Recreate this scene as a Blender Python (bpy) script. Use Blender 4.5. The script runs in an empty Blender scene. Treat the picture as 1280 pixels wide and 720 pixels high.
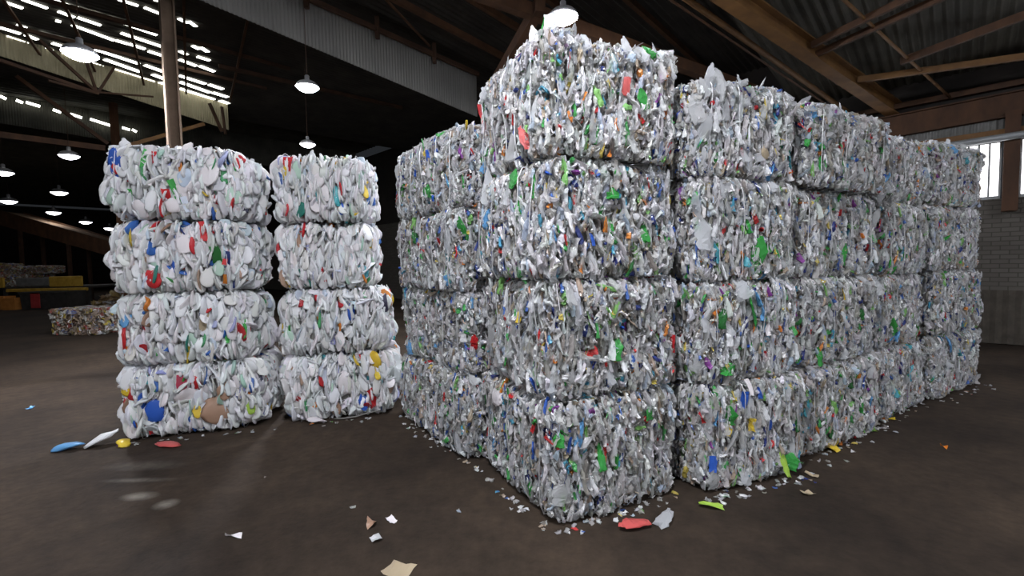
import bpy, math, random
import numpy as np
S = bpy.context.scene
COL = S.collection
R = math.radians
rng = np.random.default_rng(7)
random.seed(7)

EXPOSURE = 0.0
LAMP = 740.0
DOOR = (-8., 1., .02, 4.6)
FILL_DOOR_E = 1.6
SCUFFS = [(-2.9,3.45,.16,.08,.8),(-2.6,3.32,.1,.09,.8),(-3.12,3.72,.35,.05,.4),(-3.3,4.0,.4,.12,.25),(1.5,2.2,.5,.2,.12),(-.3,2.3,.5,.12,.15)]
LAMPS = [
 (4.06,5.25,5.14,1.0,'lit hanging lamp just above the tall near corner stack'),
 (8.95,3.69,5.14,1.0,'lit hanging lamp above the gap between white bales and clear pile'),
 (13.1,5.34,5.14,1.0,'lit hanging lamp just above the second white stack'),
 (9.93,.59,5.14,1.1,'big bright hanging lamp below the slotted roof in the upper left corner'),
 (18.84,.72,5.14,1.2,'hanging lamp left of the top white bale, highest of the small ones'),
 (23.3,-.76,5.14,1.3,'small hanging lamp cut by the left picture edge'),
 (27.8,.67,5.14,1.4,'small hanging lamp second nearest in the row left of the white stack'),
 (32.5,-.96,5.14,1.5,'small hanging lamp lower one by the left picture edge'),
 (37.3,.61,5.14,1.6,'small hanging lamp over the upper end of the conveyor'),
 (43.4,2.25,5.14,1.7,'small hanging lamp over the middle of the conveyor'),
 (49.1,3.94,5.14,1.8,'small hanging lamp lowest one beside the second white bale'),
 (31.0,3.3,5.14,1.4,'small hanging lamp half hidden at the edge of the top white bale'),
 (.95,.6,5.14,1.0,'hanging lamp overhead in front of the bales'),
 (-5.0,5.25,5.14,1.0,'hanging lamp over the aisle right of the camera'),
 (3.4,-4.8,5.14,1.0,'hanging lamp over the open floor left of the camera'),
 (-6.5,-2.0,5.14,1.0,'hanging lamp behind the camera'),
]
CRUMBS = [(.22,2.90,-.40,3.95,44,.05,-.8,-.5),(.22,2.88,1.25,3.36,50,.06,.4,-.9),(1.35,3.24,2.38,3.60,64,.06,.3,-.95),(2.4,3.78,3.7,4.6,56,.07,.5,-.85),(3.7,4.66,4.8,5.3,30,.07,.5,-.85),(4.9,5.26,6.2,6.0,25,.07,.5,-.85),
          (-.42,3.95,-1.3,5.2,40,.06,-.8,-.5),(-4.0,4.5,-2.7,4.85,24,.05,.2,-.95),(-2.6,4.9,-1.5,5.2,24,.05,.2,-.95),(-2.5,3.2,2.2,2.6,12,.5,0,1)]
LITTER = [
 ('plastic_wrapper','l','yellow',2.81,4.05,(.12,.09,.16),.6,'crumpled yellow wrapper on the floor below the third clear stack','wrapper',.1),
 ('crushed_bottle','b','redwhite',.76,2.90,(.11,.09,.20),1.9,'red and white crushed bottle at the foot of the near corner bale','bottle',.1),
 ('crushed_bottle','b','clear',.99,2.97,(.09,.08,.2),-.6,'clear crushed bottle right of the red and white one on the floor','bottle',.1),
 ('plastic_scrap','l','lime',1.36,3.12,(.05,.08,.16),1.3,'yellow green strip of plastic on the floor between two stacks','scrap',.1),
 ('crushed_jug','j','lightblue',-4.36,4.40,(.13,.12,.26),-1.3,'flattened light blue jug at the leftmost end on the floor','jug',.1),
 ('crushed_jug','j','milky',-4.12,4.50,(.15,.13,.26),-.9,'milky crushed jug leaning on the bottom left white bale','jug',.45),
 ('crushed_jug','j','yellow',-3.88,4.47,(.12,.1,.15),.9,'yellow crushed tub at the foot of the leftmost white stack','jug',.3),
 ('plastic_tray','j','redwhite',-3.42,4.44,(.12,.07,.26),1.4,'flat pinkish tray on the floor before the leftmost white stack','tray',.05),
 ('crushed_jug','j','white',-2.2,5.02,(.12,.1,.22),1.4,'flat white bottle at the foot of the second white stack','bottle',.1),
 ('plastic_scrap','l','white',-1.83,2.88,(.025,.05,.11),1.5,'short white plastic stick on the dark floor in the foreground','scrap',0.),
 ('plastic_scrap','l','white',-.85,3.03,(.05,.06,.07),.9,'bright white curled scrap on the foreground floor near the pile','scrap',.2),
 ('plastic_scrap','l','brown',-.97,2.98,(.06,.07,.07),.3,'brown scrap beside the white curled scrap on the floor','scrap',.1),
 ('plastic_scrap','l','grey',-.89,2.82,(.06,.07,.07),2.3,'grey scrap nearest the camera in front of the pile','scrap',.1),
 ('plastic_scrap','l','lightblue',-6.16,5.77,(.05,.07,.09),.3,'pale scrap alone on the floor far left of the white bales','scrap',.1),
 ('plastic_scrap','l','yellow',3.96,4.78,(.07,.07,.12),1.0,'yellow scrap at the foot of the fourth clear stack','scrap',.1),
 ('plastic_scrap','l','lime',3.52,4.47,(.07,.07,.12),1.4,'lime scrap at the foot of the third clear stack','scrap',.1),
 ('plastic_scrap','l','orange',3.84,4.03,(.03,.05,.05),.4,'tiny reddish scrap alone on the right hand floor','scrap',.1),
 ('plastic_scrap','l','tan',2.34,3.55,(.05,.07,.09),.8,'tan scrap at the right end of the second clear stack','scrap',.1),
 ('plastic_scrap','l','tan',2.13,3.27,(.06,.07,.08),1.9,'beige scrap on the floor in front of the second clear stack','scrap',.1),
 ('cardboard_scrap','l','tan',-.68,2.52,(.12,.05,.16),1.2,'pale flat scrap at the bottom picture edge','scrap',.0),
]
BALE_LABEL = {}
TOPS = [('F',3,-.44,-.50,.05,'l','grey',.09,.17,0),('F',3,-.50,-.52,.02,'b','green',.06,.12,-.3),('F',3,-.53,-.45,.0,'b','milky',.06,.16,-.5),('F',3,-.30,-.56,.0,'b','clear',.07,.12,.1),
 ('F',3,.10,-.58,-.01,'b','clear',.06,.12,.1),('F',3,.35,-.58,-.02,'b','clear',.05,.12,.2),('C',3,-.42,-.50,.0,'b','clear',.07,.16,-.2),('C',3,-.30,-.48,.01,'b','grey',.10,.15,0),('C',3,-.12,-.5,.0,'b','clear',.09,.12,.3),
 ('C',3,.1,-.5,.0,'b','grey',.07,.12,.3),('D',3,-.3,-.52,-.02,'b','clear',.07,.1,0),('G',3,-.3,-.5,0,'b','clear',.09,.12,0),('G',3,.1,-.5,-.01,'b','grey',.09,.1,0),('L',3,-.45,-.45,-.01,'j','milky',.1,.16,0),('L',3,.1,-.48,-.02,'j','white',.1,.16,0),('M',3,-.1,-.48,-.02,'j','milky',.09,.15,0)]
# ------------------------------------------------------------------ helpers
def link(name, me, mat=None, parent=None):
    o = bpy.data.objects.new(name, me)
    COL.objects.link(o)
    if mat is not None and me is not None and len(me.materials) == 0:
        for m in (mat if isinstance(mat, (list, tuple)) else [mat]):
            me.materials.append(m)
    if parent is not None:
        o.parent = parent
    return o

def mesh_pd(verts, faces, name='shape', smooth=False):
    me = bpy.data.meshes.new(name)
    me.from_pydata([tuple(map(float, v)) for v in verts], [], faces)
    if smooth:
        me.polygons.foreach_set('use_smooth', [True] * len(me.polygons))
    me.update()
    return me

def mesh_np(V, Q, col=None, smooth=None, mats=None, name='mass'):
    """V (n,3), Q (m,4) quads, col (n,4) point colours"""
    me = bpy.data.meshes.new(name)
    me.vertices.add(len(V)); me.vertices.foreach_set('co', V.astype(np.float32).ravel())
    me.loops.add(Q.size); me.loops.foreach_set('vertex_index', Q.astype(np.int32).ravel())
    me.polygons.add(len(Q))
    me.polygons.foreach_set('loop_start', np.arange(0, Q.size, 4, dtype=np.int32))
    if smooth is not None:
        me.polygons.foreach_set('use_smooth', smooth)
    if mats is not None:
        me.polygons.foreach_set('material_index', mats.astype(np.int32))
    if col is not None:
        a = me.attributes.new('Col', 'FLOAT_COLOR', 'POINT')
        a.data.foreach_set('color', col.astype(np.float32).ravel())
    me.update(calc_edges=True)
    return me

class MB:
    """collects boxes, bars, tubes and lathes into ONE mesh"""
    def __init__(s): s.v = []; s.f = []
    def add(s, v, f):
        n = len(s.v); s.v += [tuple(map(float, p)) for p in v]; s.f += [tuple(i + n for i in q) for q in f]
    def box(s, lo, hi, b=0.0):
        x0, y0, z0 = lo; x1, y1, z1 = hi
        if b <= 0:
            s.add([(x0,y0,z0),(x1,y0,z0),(x1,y1,z0),(x0,y1,z0),(x0,y0,z1),(x1,y0,z1),(x1,y1,z1),(x0,y1,z1)],
                  [(3,2,1,0),(4,5,6,7),(0,1,5,4),(1,2,6,5),(2,3,7,6),(3,0,4,7)])
        else:
            pts = []
            for z, i in ((z0, b), (z0 + b, 0), (z1 - b, 0), (z1, b)):
                for (px, py, qx, qy) in ((x0+i,y0+i,1,0),(x1-i,y0+i,0,1),(x1-i,y1-i,-1,0),(x0+i,y1-i,0,-1)):
                    pts.append((px + (b if qx>0 else -b if qx<0 else 0), py + (b if qy>0 else -b if qy<0 else 0), z))
                    # two corner points per corner
                for (px, py) in (): pass
            # octagon-free simple bevel: rings of 4 with inset top/bottom
            pts = []
            for z, i in ((z0, b), (z0 + b, 0), (z1 - b, 0), (z1, b)):
                pts += [(x0+i,y0+i,z),(x1-i,y0+i,z),(x1-i,y1-i,z),(x0+i,y1-i,z)]
            fs = [(3,2,1,0),(12,13,14,15)]
            for k in range(3):
                for j in range(4):
                    a, c = k*4+j, k*4+(j+1) % 4
                    fs.append((a, c, c+4, a+4))
            s.add(pts, fs)
    def bar(s, a, b, w, h, up=(0,0,1)):
        """rectangular bar from a to b, w across, h along up"""
        a = np.array(a, float); b = np.array(b, float); d = b - a; d /= np.linalg.norm(d)
        u = np.array(up, float)
        if abs(d @ u) > .98: u = np.array((1., 0, 0))
        r = np.cross(d, u); r /= np.linalg.norm(r); u = np.cross(r, d)
        v = []
        for p in (a, b):
            for i, j in ((-1,-1),(1,-1),(1,1),(-1,1)):
                v.append(p + r*i*w/2 + u*j*h/2)
        s.add(v, [(3,2,1,0),(4,5,6,7),(0,1,5,4),(1,2,6,5),(2,3,7,6),(3,0,4,7)])
    def ibeam(s, a, b, w, h, t=.02, up=(0,0,1)):
        a = np.array(a, float); b = np.array(b, float); u = np.array(up, float)
        s.bar(a + u*(h/2), b + u*(h/2), w, t, up); s.bar(a - u*(h/2), b - u*(h/2), w, t, up); s.bar(a, b, t, h, up)
    def tube(s, pts, r, n=8, closed=False):
        pts = [np.array(p, float) for p in pts]; m = len(pts); v = []; f = []
        prev = None
        for i, p in enumerate(pts):
            if closed: d = pts[(i+1) % m] - pts[i-1]
            else: d = pts[min(i+1, m-1)] - pts[max(i-1, 0)]
            d = d / (np.linalg.norm(d) + 1e-9)
            if prev is None:
                u = np.array((0, 0, 1.)) if abs(d[2]) < .9 else np.array((1., 0, 0))
            else: u = prev
            u = u - d*(u @ d); u /= np.linalg.norm(u); prev = u; w = np.cross(d, u)
            for k in range(n):
                an = 2*math.pi*k/n
                v.append(p + (u*math.cos(an) + w*math.sin(an))*r)
        for i in range(m if closed else m-1):
            for k in range(n):
                k2 = (k+1) % n; j = (i+1) % m
                f.append((i*n+k, i*n+k2, j*n+k2, j*n+k))
        if not closed:
            f.append(tuple(range(n-1, -1, -1))); f.append(tuple((m-1)*n+k for k in range(n)))
        s.add(v, f)
    def lathe(s, prof, n=24, c=(0,0,0)):
        """prof: list of (r,z), open surface of revolution with end fans when r=0"""
        v = []; f = []; m = len(prof)
        for r, z in prof:
            for k in range(n):
                an = 2*math.pi*k/n
                v.append((c[0] + max(r,1e-4)*math.cos(an), c[1] + max(r,1e-4)*math.sin(an), c[2] + z))
        for i in range(m-1):
            for k in range(n):
                k2 = (k+1) % n
                f.append((i*n+k, i*n+k2, (i+1)*n+k2, (i+1)*n+k))
        s.add(v, f)
    def build(s, name, mat, parent=None, smooth=False):
        return link(name, mesh_pd(s.v, s.f, name, smooth), mat, parent)

def tag(o, label=None, cat=None, group=None, kind=None):
    if label: o['label'] = label
    if cat: o['category'] = cat
    if group: o['group'] = group
    if kind: o['kind'] = kind
    return o

def empty(name, loc, rz=0):
    o = bpy.data.objects.new(name, None); COL.objects.link(o)
    o.empty_display_size = .1
    o.location = loc; o.rotation_euler = (0, 0, rz)
    return o

# building frame: u runs towards the far left of the hall, v towards the far right
UX, UY = -.713, .701
VX, VY = .701, .713
def B(u, v, z): return np.array((u*UX + v*VX, u*UY + v*VY, z))

# ------------------------------------------------------------------ materials
def nodes(name):
    m = bpy.data.materials.new(name); m.use_nodes = True
    nt = m.node_tree; p = nt.nodes['Principled BSDF']
    return m, nt, p

def N(nt, typ, **kw):
    n = nt.nodes.new(typ)
    for k, v in kw.items():
        if k in n.inputs: n.inputs[k].default_value = v
        else: setattr(n, k, v)
    return n

def mottled(name, c1, c2, rough=.7, scale=4., detail=6., metal=0., bump=.0, bscale=40., lo=.35, hi=.65, stretch=(1,1,1), spec=.5):
    m, nt, p = nodes(name)
    tc = N(nt, 'ShaderNodeTexCoord'); mp = N(nt, 'ShaderNodeMapping'); mp.inputs['Scale'].default_value = stretch
    nt.links.new(tc.outputs['Object'], mp.inputs['Vector'])
    nz = N(nt, 'ShaderNodeTexNoise', Scale=scale, Detail=detail, Roughness=.65)
    nt.links.new(mp.outputs[0], nz.inputs['Vector'])
    rp = N(nt, 'ShaderNodeValToRGB'); e = rp.color_ramp.elements
    e[0].position = lo; e[0].color = (*c1, 1); e[1].position = hi; e[1].color = (*c2, 1)
    nt.links.new(nz.outputs['Fac'], rp.inputs['Fac']); nt.links.new(rp.outputs['Color'], p.inputs['Base Color'])
    p.inputs['Roughness'].default_value = rough; p.inputs['Metallic'].default_value = metal
    p.inputs['Specular IOR Level'].default_value = spec
    if bump:
        n2 = N(nt, 'ShaderNodeTexNoise', Scale=bscale, Detail=5.); nt.links.new(tc.outputs['Object'], n2.inputs['Vector'])
        bp = N(nt, 'ShaderNodeBump', Strength=bump, Distance=.02); nt.links.new(n2.outputs['Fac'], bp.inputs['Height'])
        nt.links.new(bp.outputs[0], p.inputs['Normal'])
    return m

def glow(name, col, s):
    m, nt, p = nodes(name)
    p.inputs['Base Color'].default_value = (*col, 1); p.inputs['Emission Color'].default_value = (*col, 1)
    p.inputs['Emission Strength'].default_value = s
    return m

def plastic(name, source, rough, clear, translucent=.0, spec=.5):
    """crushed plastic: colour from the piece (attribute or object colour); clear pieces let part of the light through"""
    m, nt, p = nodes(name)
    if source == 'attr':
        a = N(nt, 'ShaderNodeVertexColor', layer_name='Col'); c, al = a.outputs['Color'], a.outputs['Alpha']
    else:
        a = N(nt, 'ShaderNodeObjectInfo'); c, al = a.outputs['Color'], a.outputs['Alpha']
    nt.links.new(c, p.inputs['Base Color'])
    p.inputs['Roughness'].default_value = rough; p.inputs['Specular IOR Level'].default_value = spec
    tc = N(nt, 'ShaderNodeTexCoord')
    nz = N(nt, 'ShaderNodeTexNoise', Scale=60., Detail=3.); nt.links.new(tc.outputs['Object'], nz.inputs['Vector'])
    bp = N(nt, 'ShaderNodeBump', Strength=.5, Distance=.006); nt.links.new(nz.outputs['Fac'], bp.inputs['Height'])
    nt.links.new(bp.outputs[0], p.inputs['Normal'])
    out = nt.nodes['Material Output']
    last = p.outputs[0]
    if translucent:
        tl = N(nt, 'ShaderNodeBsdfTranslucent'); nt.links.new(c, tl.inputs['Color'])
        mx = N(nt, 'ShaderNodeMixShader'); mx.inputs['Fac'].default_value = translucent
        nt.links.new(last, mx.inputs[1]); nt.links.new(tl.outputs[0], mx.inputs[2]); last = mx.outputs[0]
    if clear:
        tr = N(nt, 'ShaderNodeBsdfTransparent')
        mx = N(nt, 'ShaderNodeMixShader'); nt.links.new(al, mx.inputs['Fac'])
        nt.links.new(tr.outputs[0], mx.inputs[1]); nt.links.new(last, mx.inputs[2]); last = mx.outputs[0]
    nt.links.new(last, out.inputs['Surface'])
    return m

M = {}
M['pet_mass'] = plastic('crushed clear plastic', 'attr', .24, True, .22, .6)
M['pet_piece'] = plastic('crushed bottle plastic', 'obj', .22, True, .2, .6)
M['jug_mass'] = plastic('crushed milky plastic', 'attr', .38, False, .15, .5)
M['jug_piece'] = plastic('crushed jug plastic', 'obj', .35, False, .15, .5)
M['wire'] = mottled('galvanised baling wire', (.6,.6,.61), (.75,.75,.75), .35, 30, metal=.5)
M['rust'] = mottled('rusty brown painted steel', (.05,.021,.008), (.10,.043,.017), .75, 3, stretch=(1,1,.4))
M['rust_dark'] = mottled('dark rusty steel', (.035,.016,.008), (.07,.032,.015), .8, 3)
M['ochre'] = mottled('ochre painted steel', (.14,.066,.02), (.24,.12,.036), .7, 2.5)
M['deck'] = mottled('sooty corrugated roofing', (.035,.034,.026), (.075,.071,.053), .7, 1.5, metal=.0)
M['fascia'] = mottled('dusty grey corrugated sheet', (.165,.16,.15), (.22,.215,.2), .8, 1.2, stretch=(1,1,.3))
M['fascia_warm'] = mottled('yellowed corrugated sheet', (.22,.195,.125), (.30,.27,.18), .8, 1.2)
M['dark_wall'] = mottled('dark sooty wall', (.012,.010,.009), (.028,.022,.018), .9, .8)
M['lamp_metal'] = mottled('spun aluminium', (.5,.5,.52), (.66,.66,.68), .4, 8, metal=.6)
M['lens'] = glow('lit lamp lens', (.90, .92, 1.), 1)
M['sky_slot'] = glow('daylight through roof slot', (1., 1., .9), 4.0)
M['window'] = glow('daylight in dusty window', (1., .98, 1.), 3.2)
M['dark_metal'] = mottled('dark steel plate', (.03,.028,.026), (.06,.055,.05), .6, 4)
M['yellow'] = mottled('worn yellow paint', (.42,.25,.03), (.6,.38,.06), .6, 5)
M['orange'] = mottled('worn orange plastic', (.45,.16,.03), (.6,.25,.06), .6, 5)
M['blue'] = mottled('dull blue paint', (.02,.05,.1), (.035,.08,.16), .6, 4)
M['red'] = mottled('dull red paint', (.35,.03,.03), (.45,.05,.05), .6, 4)
M['grey'] = mottled('dull grey paint', (.13,.13,.12), (.2,.2,.19), .7, 4)
M['boards'] = mottled('dark weathered boards', (.06,.05,.04), (.11,.095,.075), .85, 4)
M['lens_far'] = glow('lit lamp lens seen deep in the hall', (.95, .95, 1.), 14)
M['fill_door_glow'] = glow('glow of the added unseen doorway', (.93,.96,1.), FILL_DOOR_E)
M['post'] = mottled('grimy brown steel post', (.10,.065,.04), (.17,.115,.075), .75, 3)
M['deck_shaded'] = mottled('roofing darkened for shade', (.018,.016,.013), (.04,.035,.028), .8, 1.5)  # darker copy of the deck colour; shade of the inner bays is painted in
M['duct'] = mottled('galvanised duct', (.3,.32,.33), (.42,.44,.45), .5, 3, metal=.3)
M['card'] = mottled('brown cardboard', (.2,.13,.08), (.3,.2,.12), .9, 5)
# ------------------------------------------------------------------ measured layout
# key: (column corner x,y, yaw deg, length(x), depth(y), row heights bottom->top)
COLS={
 'F': (0.22,2.90,25,1.10,1.21,[.81,.80,.80,.80]),
 'B': (-0.40,3.92,34,1.0,1.60,[.74,.74,.735,.75]),
 'C': (1.34,3.30,22,1.05,.98,[.79,.77,.77,.70]),
 'D': (2.40,3.80,30,1.48,1.0,[.77,.77,.77,.70]),
 'E': (3.76,4.67,31,1.15,1.0,[.76,.76,.76,.70]),
 'G': (4.92,5.33,29,1.48,1.05,[.76,.77,.77,.74]),
 'L': (-4.02,4.56,15,1.28,1.1,[.74,.75,.745,.76]),
 'M': (-2.55,4.97,14,1.06,1.1,[.735,.74,.74,.75]),
}
# per (col,row): dx,dy (in local frame), dyaw, extra length
ADJ={('F',0):(.0,-.02,1,.0),('F',1):(.02,.0,-1.5,.0),('F',2):(-.0,.01,1,.0),('F',3):(.03,.01,-2,.0),
 ('B',0):(-.02,.0,0,0),('B',1):(.02,.0,1,0),('B',2):(-.02,.03,-1,0),('B',3):(.0,.0,1,0),
 ('C',0):(.03,-.05,-3,.0),('C',1):(.0,.0,1,.0),('C',2):(.02,.02,2,0),('C',3):(-.02,.02,1,.0),
 ('D',0):(.0,.0,0,.02),('D',1):(.0,.03,0,.0),('D',2):(-.02,.05,-1,-.05),('D',3):(.0,-.03,0,.03),
 ('E',0):(.02,.0,0,0),('E',1):(.0,.02,1,0),('E',2):(.04,.0,-1,0),('E',3):(.0,.0,0,-.03),
 ('G',0):(.0,.0,0,0),('G',1):(.02,.0,1,0),('G',2):(-.02,.02,0,-.04),('G',3):(-.06,.02,-1,0),
 ('L',0):(.02,-.03,1,.04),('L',1):(.0,.0,0,.0),('L',2):(-.02,.0,-1,.02),('L',3):(-.02,.02,1,.02),
 ('M',0):(.0,.0,0,.16),('M',1):(-.02,.02,1,.14),('M',2):(.0,.02,-1,-.02),('M',3):(-.01,.02,0,-.02),
}
def bale(c,r):
    x,y,yaw,l,d,hs=COLS[c]; dx,dy,dyaw,el=ADJ[(c,r)]
    a=math.radians(yaw); ca,sa=math.cos(a),math.sin(a)
    L=l+el
    lx,ly=L/2+dx,d/2+dy
    cx,cy=x+lx*ca-ly*sa, y+lx*sa+ly*ca
    return (cx,cy,sum(hs[:r])),math.radians(yaw+dyaw),(L,d,hs[r])
HEROES=[
 ('F',2,'s',-0.13,0.73,0.155,0.139,'b','green'),('F',3,'f',0.22,0.43,0.096,0.145,'b','green'),('F',2,'f',-0.04,0.58,0.108,0.077,'b','green'),('F',2,'s',-0.23,0.5,0.098,0.197,'b','green'),
 ('F',2,'f',0.24,0.32,0.07,0.136,'b','green'),('F',1,'f',-0.02,0.32,0.089,0.157,'b','green'),('F',0,'f',0.25,0.65,0.107,0.107,'b','green'),('C',2,'f',0.03,0.19,0.131,0.298,'b','green'),
 ('C',1,'f',-0.01,0.58,0.122,0.323,'b','green'),('C',1,'f',-0.27,0.13,0.194,0.112,'b','green'),('C',0,'f',-0.28,0.57,0.126,0.157,'b','green'),('C',0,'f',-0.28,0.46,0.075,0.085,'b','yellow'),
 ('C',0,'f',0.35,0.12,0.127,0.14,'b','green'),('B',3,'s',-0.12,0.23,0.187,0.136,'b','green'),('B',2,'f',-0.46,0.56,0.111,0.21,'b','green'),('F',2,'s',-0.21,0.04,0.23,0.1,'b','darkgreen'),
 ('F',1,'s',0.04,0.26,0.108,0.244,'b','green'),('F',0,'f',-0.56,0.59,0.089,0.09,'b','green'),('F',0,'f',-0.18,0.42,0.068,0.19,'b','green'),('D',3,'s',-0.56,0.37,0.052,0.084,'b','green'),
 ('D',3,'f',-0.2,0.16,0.061,0.23,'b','green'),('D',2,'f',0.1,0.21,0.074,0.194,'b','green'),('C',0,'f',0.27,0.14,0.063,0.236,'b','lime'),('F',3,'s',0.53,0.54,0.101,0.329,'l','red'),
 ('F',3,'s',-0.34,0.17,0.081,0.179,'b','redwhite'),('B',1,'f',-0.52,0.31,0.086,0.136,'b','red'),('F',1,'f',0.52,0.31,0.059,0.129,'l','red'),('F',3,'f',0.08,0.5,0.061,0.119,'l','redwhite'),
 ('F',2,'f',-0.1,0.37,0.06,0.106,'b','orange'),('F',0,'s',-0.02,0.74,0.081,0.066,'c','red'),('F',0,'s',-0.36,0.63,0.052,0.133,'l','red'),('F',0,'s',0.25,0.67,0.191,0.156,'j','white'),
 ('F',1,'s',-0.14,0.08,0.143,0.129,'j','white'),('F',2,'s',0.03,0.42,0.081,0.093,'l','blue'),('F',2,'s',0.05,0.12,0.115,0.12,'l','blue'),('F',0,'f',-0.43,0.54,0.046,0.115,'l','blue'),
 ('F',0,'s',-0.34,0.44,0.075,0.11,'b','blue'),('B',1,'s',0.56,0.08,0.167,0.156,'b','lightblue'),('B',2,'s',-0.58,0.11,0.097,0.095,'l','lightblue'),('F',2,'s',-0.65,0.71,0.053,0.043,'c','blue'),
 ('F',2,'f',-0.21,0.27,0.04,0.093,'l','blue'),('F',2,'f',0.08,0.65,0.034,0.03,'c','white'),('B',3,'f',-0.5,0.72,0.084,0.096,'c','yellow'),('F',3,'s',0.47,0.59,0.072,0.147,'b','darkgreen'),
 ('B',1,'s',-0.06,0.48,0.086,0.122,'l','red'),('C',1,'f',-0.37,0.53,0.132,0.09,'l','orange'),('C',0,'f',-0.13,0.67,0.068,0.133,'l','blue'),('C',0,'f',-0.42,0.22,0.059,0.117,'l','blue'),
 ('C',2,'s',-0.31,0.68,0.081,0.092,'l','purple'),('F',2,'f',0.58,0.27,0.059,0.117,'l','purple'),('C',3,'f',0.16,0.21,0.1,0.101,'j','tan'),('C',3,'f',-0.06,0.37,0.06,0.118,'l','white'),
 ('D',0,'f',-0.31,0.04,0.089,0.063,'l','yellow'),('C',0,'f',-0.05,0.47,0.091,0.094,'l','yellow'),('L',3,'f',-0.53,0.57,0.148,0.295,'j','blue'),('L',3,'f',-0.52,0.53,0.089,0.139,'j','red'),
 ('L',3,'f',0.31,0.53,0.228,0.365,'j','white'),('L',3,'f',-0.09,0.22,0.071,0.197,'l','red'),('L',3,'f',-0.0,0.29,0.071,0.251,'l','green'),('L',3,'f',-0.26,0.62,0.05,0.194,'l','green'),
 ('L',3,'f',0.26,0.28,0.062,0.128,'c','yellow'),('L',3,'f',0.63,0.6,0.084,0.167,'j','red'),('L',3,'f',0.54,0.26,0.169,0.167,'j','mint'),('L',2,'f',-0.23,0.16,0.243,0.196,'j','red'),
 ('L',2,'f',-0.04,0.29,0.133,0.162,'j','blue'),('L',2,'f',-0.07,0.12,0.102,0.144,'j','green'),('L',2,'f',0.09,0.55,0.185,0.289,'j','white'),('L',2,'f',0.14,0.45,0.124,0.236,'j','white'),
 ('L',2,'f',0.26,0.64,0.083,0.218,'l','red'),('L',2,'f',0.36,0.39,0.094,0.183,'l','darkgreen'),('L',2,'f',0.46,0.33,0.063,0.203,'l','navy'),('L',2,'f',0.45,0.36,0.052,0.166,'l','red'),
 ('L',1,'f',-0.62,0.3,0.18,0.246,'j','red'),('L',1,'f',-0.54,0.53,0.12,0.194,'j','lightblue'),('L',1,'f',0.23,0.62,0.115,0.165,'j','red'),('L',1,'f',0.7,0.35,0.097,0.227,'j','green'),
 ('L',1,'f',0.2,0.45,0.104,0.22,'j','tan'),('L',1,'f',-0.36,0.17,0.071,0.179,'l','red'),('L',0,'f',-0.7,0.6,0.159,0.227,'j','yellow'),('L',0,'f',-0.08,0.57,0.093,0.163,'l','maroon'),
 ('L',0,'f',-0.03,0.41,0.228,0.237,'j','white'),('L',0,'f',-0.33,0.3,0.184,0.233,'j','blue'),('L',0,'f',0.21,0.25,0.274,0.278,'j','brown'),('L',0,'f',0.41,0.45,0.191,0.206,'j','periwinkle'),
 ('L',0,'f',0.04,0.26,0.094,0.147,'j','yellow'),('L',0,'f',-0.57,0.16,0.121,0.089,'j','blue'),('L',0,'f',0.56,0.25,0.097,0.189,'j','lime'),('L',0,'f',-0.27,0.71,0.183,0.09,'j','periwinkle'),
 ('L',0,'f',-0.63,0.24,0.13,0.159,'j','mint'),('M',3,'f',-0.26,0.15,0.218,0.192,'j','tealdark'),('M',3,'f',-0.36,0.62,0.129,0.209,'l','red'),('M',3,'f',0.5,0.36,0.09,0.159,'j','yellow'),
 ('M',2,'f',-0.02,0.15,0.089,0.117,'l','red'),('M',2,'f',0.4,0.19,0.136,0.159,'j','teal'),('M',0,'f',0.06,0.42,0.181,0.278,'j','white'),('M',0,'f',0.42,0.54,0.092,0.222,'j','yellow'),
 ('M',0,'f',0.36,0.23,0.103,0.243,'l','red'),('M',0,'f',0.24,0.18,0.091,0.201,'j','blue'),('M',0,'f',-0.47,0.24,0.11,0.136,'l','red'),('M',0,'f',-0.26,0.16,0.089,0.138,'j','orange'),
 ('M',0,'f',-0.65,0.69,0.131,0.115,'j','brown'),('C',3,'s',-0.5,0.49,0.121,0.21,'b','grey'),('C',3,'f',-0.45,0.31,0.1,0.251,'b','clear'),('C',3,'f',-0.34,0.66,0.129,0.126,'b','grey'),
 ('C',2,'s',-0.43,0.55,0.118,0.23,'b','clear'),('C',2,'s',-0.54,0.37,0.122,0.249,'b','clear'),('C',2,'f',-0.31,0.69,0.132,0.155,'b','clear'),('C',1,'f',-0.55,0.39,0.115,0.253,'b','grey'),
 ('C',1,'s',-0.53,0.19,0.124,0.189,'b','clear'),('C',1,'f',-0.13,0.72,0.165,0.172,'b','clear'),('C',0,'f',-0.57,0.6,0.116,0.229,'b','clear'),('C',0,'f',-0.41,0.1,0.148,0.143,'b','grey'),
 ('C',0,'f',-0.12,0.11,0.152,0.187,'b','clear'),('F',0,'f',-0.5,0.22,0.129,0.148,'b','grey'),('F',0,'f',-0.38,0.04,0.119,0.093,'b','clear'),('F',3,'s',-0.11,0.19,0.11,0.255,'b','grey'),
 ('F',2,'s',0.4,0.77,0.106,0.317,'b','clear'),('F',1,'s',0.38,0.32,0.108,0.324,'b','grey'),('B',2,'s',-0.6,0.47,0.115,0.234,'b','clear'),
]
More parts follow.
